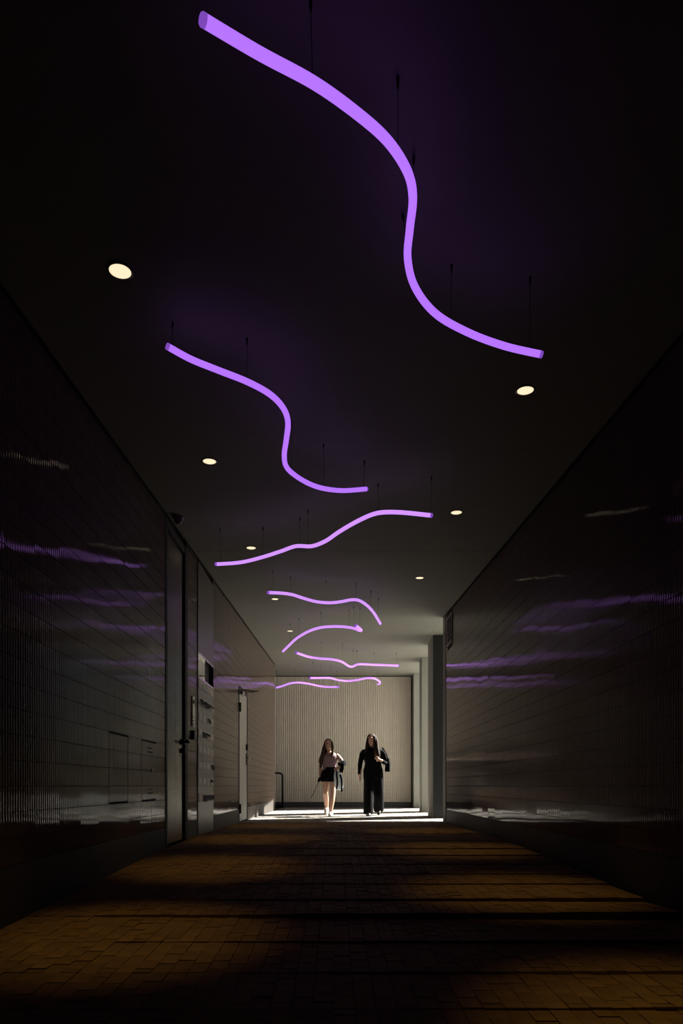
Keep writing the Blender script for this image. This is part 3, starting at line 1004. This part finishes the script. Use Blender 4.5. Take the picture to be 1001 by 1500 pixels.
H.tube([(.0, .05, 1.50), (.0, .075, 1.38), (.0, .085, 1.2), (.01, .10, 1.08)], [(.085, .05), (.105, .05), (.12, .045), (.09, .03)], 14)
H.tube([(.045, -.03, 1.545), (.065, -.055, 1.46), (.075, -.08, 1.33), (.10, -.125, 1.18), (.12, -.135, 1.08)], [.03, .036, .042, .044, .02], 12)
H.tube([(.03, -.055, 1.545), (.035, -.075, 1.47), (.04, -.09, 1.36), (.045, -.13, 1.2), (.05, -.14, 1.12)], [.022, .026, .034, .034, .016], 12)
H.tube([(-.085, .0, 1.535), (-.10, -.01, 1.45), (-.11, -.02, 1.34), (-.13, -.09, 1.22)], [.022, .03, .036, .02], 12)
fuse(H, 'hair', M['hair_dark'], pr, .008, 4)
for (x, y, z, tilt) in ((-.088, -.20, 0, 0), (.128, .21, .038, .5)):
    S = MB()
    S.rings([(0, .046, .135, 0, 0), (.02, .050, .14, 0, 0), (.05, .050, .125, 0, .01), (.075, .046, .085, 0, .045), (.10, .045, .06, 0, .06)], 16)
    o = fuse(S, 'shoe', M['black_shoe'], pr, .008, 3)
    o.location = (x, y, z + (.0 if not tilt else .03))
    o.rotation_euler = (tilt, 0, 0)

sb = thing('shoulder_bag', 'black shoulder bag carried by the person in black clothes', 'bag', (.745 + .30, Yp + .10, prof(Yp) + .86))
bm_ = MB()
bm_.rings([(0, .045, .13, 0, 0), (.02, .055, .15, 0, 0), (.14, .055, .15, .008, 0), (.25, .04, .13, .005, 0), (.27, .025, .11, 0, 0)], 20)
bm_.build('bag_body', M['black_cloth'], sb)
MB().tube([(-.0, -.11, .25), (-.03, -.09, .36), (-.075, -.05, .45), (-.105, .0, .475), (-.08, .06, .44), (-.03, .10, .35), (0, .11, .25)], (.012), 8, flat=.5).build('strap', M['black_cloth'], sb)

# --- person with bare legs on the left
Yq = 13.35
pl = thing('person', 'person in pink top, black skirt and bare legs with long brown hair', 'person', (-.10, Yq, prof(Yq)))
B = MB()
HC2 = (-.022, -.02, 1.39)
head(B, HC2, math.radians(6), .96)
B.tube([(.0, .01, 1.19), (-.005, 0, 1.27), (-.012, -.005, 1.33)], [.055, .044, .044], 12)
B.rings([(.74, .14, .10, .0, .0), (.82, .15, .105, .0, 0), (.92, .115, .085, .0, 0), (1.01, .12, .09, .005, 0), (1.10, .14, .10, .01, 0), (1.18, .145, .09, .012, 0), (1.225, .10, .07, .012, .005), (1.25, .045, .045, .005, .005)], 20)
B.tube([(-.068, 0, .79), (-.075, .0, .44), (-.062, .10, .32), (-.05, .17, .12), (-.05, .18, .09)], [.080, .053, .054, .034, .036], 12)
B.tube([(.068, 0, .79), (.070, -.10, .44), (.055, -.13, .32), (.03, -.16, .09), (.03, -.16, .06)], [.080, .053, .054, .034, .036], 12)
B.tube([(-.05, .18, .10), (-.055, .10, .055), (-.06, .05, .045)], [(.026, .03), (.028, .022), (.022, .018)], 10)
B.tube([(.03, -.14, .045), (.027, -.22, .035), (.025, -.27, .028)], [(.026, .03), (.028, .024), (.022, .018)], 10)
# her right arm (image left) hangs, holding the stick
B.tube([(-.115, .0, 1.185), (-.15, .01, 1.12), (-.175, .04, .95), (-.175, -.02, .82), (-.165, -.06, .74)], [.042, .041, .036, .031, .022], 12)
hand(B, (-.165, -.06, .74), (.05, -.3, -1), (1, 0, 0), .8, .88, 1)
# her left arm (image right) bent across the front
B.tube([(.135, 0, 1.185), (.185, .0, 1.14), (.265, -.03, 1.03), (.235, -.13, .97), (.19, -.19, .94)], [.046, .045, .040, .035, .024], 12)
hand(B, (.19, -.19, .94), (-.75, -.5, -.2), (0, .5, -.8), .75, .88, -1)
fuse(B, 'body', M['skin'], pl, .0065, 3)
eyes(pl, HC2, math.radians(6))
T = MB()
T.rings([(.88, .130, .10, .0, 0), (.95, .128, .10, .0, 0), (1.02, .135, .105, .005, 0), (1.10, .155, .115, .01, 0), (1.16, .158, .105, .012, 0), (1.20, .135, .088, .012, .005), (1.215, .11, .07, .012, .005)], 24)
T.tube([(-.11, .0, 1.18), (-.15, .01, 1.12), (-.165, .025, 1.03)], [.054, .056, .054], 12)
fuse(T, 'top', M['pink_cloth'], pl, .008, 4)
# flared pleated skirt
sk_v, sk_f = [], []
SEG = 48
levels = [(.95, .128, .105, 0), (.90, .135, .11, .003), (.82, .178, .14, .008), (.74, .208, .16, .014), (.665, .228, .175, .020)]
for (z, rx, ry, pt) in levels:
    for k in range(SEG):
        a = 2 * math.pi * k / SEG
        w = 1 + (pt / rx) * math.cos(a * 12)
        sk_v.append((.012 + rx * w * math.cos(a), ry * w * math.sin(a), z))
nl = len(levels)
for z, rx, ry, pt in levels[::-1]:
    for k in range(SEG):
        a = 2 * math.pi * k / SEG
        w = 1 + (pt / rx) * math.cos(a * 12)
        sk_v.append((.012 + (rx - .006) * w * math.cos(a), (ry - .006) * w * math.sin(a), z + .001))
for i in range(2 * nl):
    for k in range(SEG):
        k2 = (k + 1) % SEG
        j = (i + 1) % (2 * nl)
        sk_f.append((i * SEG + k, i * SEG + k2, j * SEG + k2, j * SEG + k))
MB().add(sk_v, sk_f, True).build('skirt', M['black_cloth'], pl)
H = MB()
H.ball((-.02, .008, 1.425), .080, .092, .085)
H.tube([(-.02, .05, 1.41), (-.03, .075, 1.30), (-.045, .085, 1.13), (-.06, .10, .98)], [(.078, .05), (.095, .045), (.10, .04), (.075, .025)], 14)
H.tube([(-.075, -.025, 1.445), (-.098, -.04, 1.35), (-.125, -.05, 1.22), (-.155, -.06, 1.06), (-.165, -.055, .93)], [.022, .03, .038, .040, .018], 12)
H.tube([(.05, -.03, 1.445), (.066, -.045, 1.35), (.066, -.06, 1.24), (.05, -.10, 1.12)], [.022, .026, .028, .016], 12)
fuse(H, 'hair', M['hair_brown'], pl, .008, 4)
for (x, y, z, tilt) in ((-.055, .11, .058, .45), (.028, -.205, 0, 0)):
    S = MB()
    S.rings([(0, .044, .125, 0, 0), (.02, .047, .13, 0, 0), (.045, .047, .115, 0, .01), (.07, .044, .075, 0, .04), (.085, .042, .055, 0, .055)], 16)
    o = fuse(S, 'shoe', M['white_shoe'], pl, .008, 3)
    o.location = (x, y, z)
    o.rotation_euler = (tilt, 0, 0)

hb = thing('handbag', 'pale blue and black bag hanging from the arm of the person in a skirt', 'bag', (-.10 + .19, Yq - .20, prof(Yq) + .50))
bb = MB()
bb.rings([(0, .035, .05, .0, 0), (.03, .07, .075, 0, 0), (.14, .09, .08, -.005, 0), (.26, .085, .07, -.015, 0), (.33, .06, .045, -.03, 0), (.36, .05, .035, -.03, 0)], 20)
bb.build('bag_body', M['blue_cloth'], hb)
MB().tube([(-.045, -.055, .02), (-.035, -.088, .10), (-.035, -.088, .20), (-.045, -.06, .30), (-.035, -.03, .36)], .018, 8, flat=.5).build('band', M['black_cloth'], hb)
MB().tube([(.05, -.05, -.03), (.055, -.072, .10), (.05, -.072, .20), (.02, -.055, .30)], .016, 8, flat=.5).build('band', M['black_cloth'], hb)
MB().tube([(-.06, 0, .32), (-.05, -.02, .40), (.01, .03, .455), (.05, .06, .43), (.0, .03, .32)], .011, 8).build('strap', M['black_cloth'], hb)
jk = thing('jacket', 'dark jacket draped over bent arm of the person in a skirt', 'jacket', (-.10 + .22, Yq - .10, prof(Yq) + .97))
J_ = MB()
J_.tube([(.075, .055, .06), (.04, -.03, .055), (-.03, -.07, .02)], [(.05, .055), (.055, .055), (.05, .05)], 14)
J_.tube([(.03, -.06, .04), (.02, -.085, -.06), (.01, -.09, -.13)], [(.05, .03), (.05, .03), (.035, .02)], 12)
fuse(J_, 'jacket_body', M['black_cloth'], jk, .008, 4)
st = MB().tube([(0, 0, 0), (-.20, -.03, -.41)], [.007, .005], 8).build('stick', M['black_metal'], None, (-.10 - .15, Yq - .09, prof(Yq) + .76))
tag(st, 'thin dark stick slanting down beside the person in a skirt', 'stick')
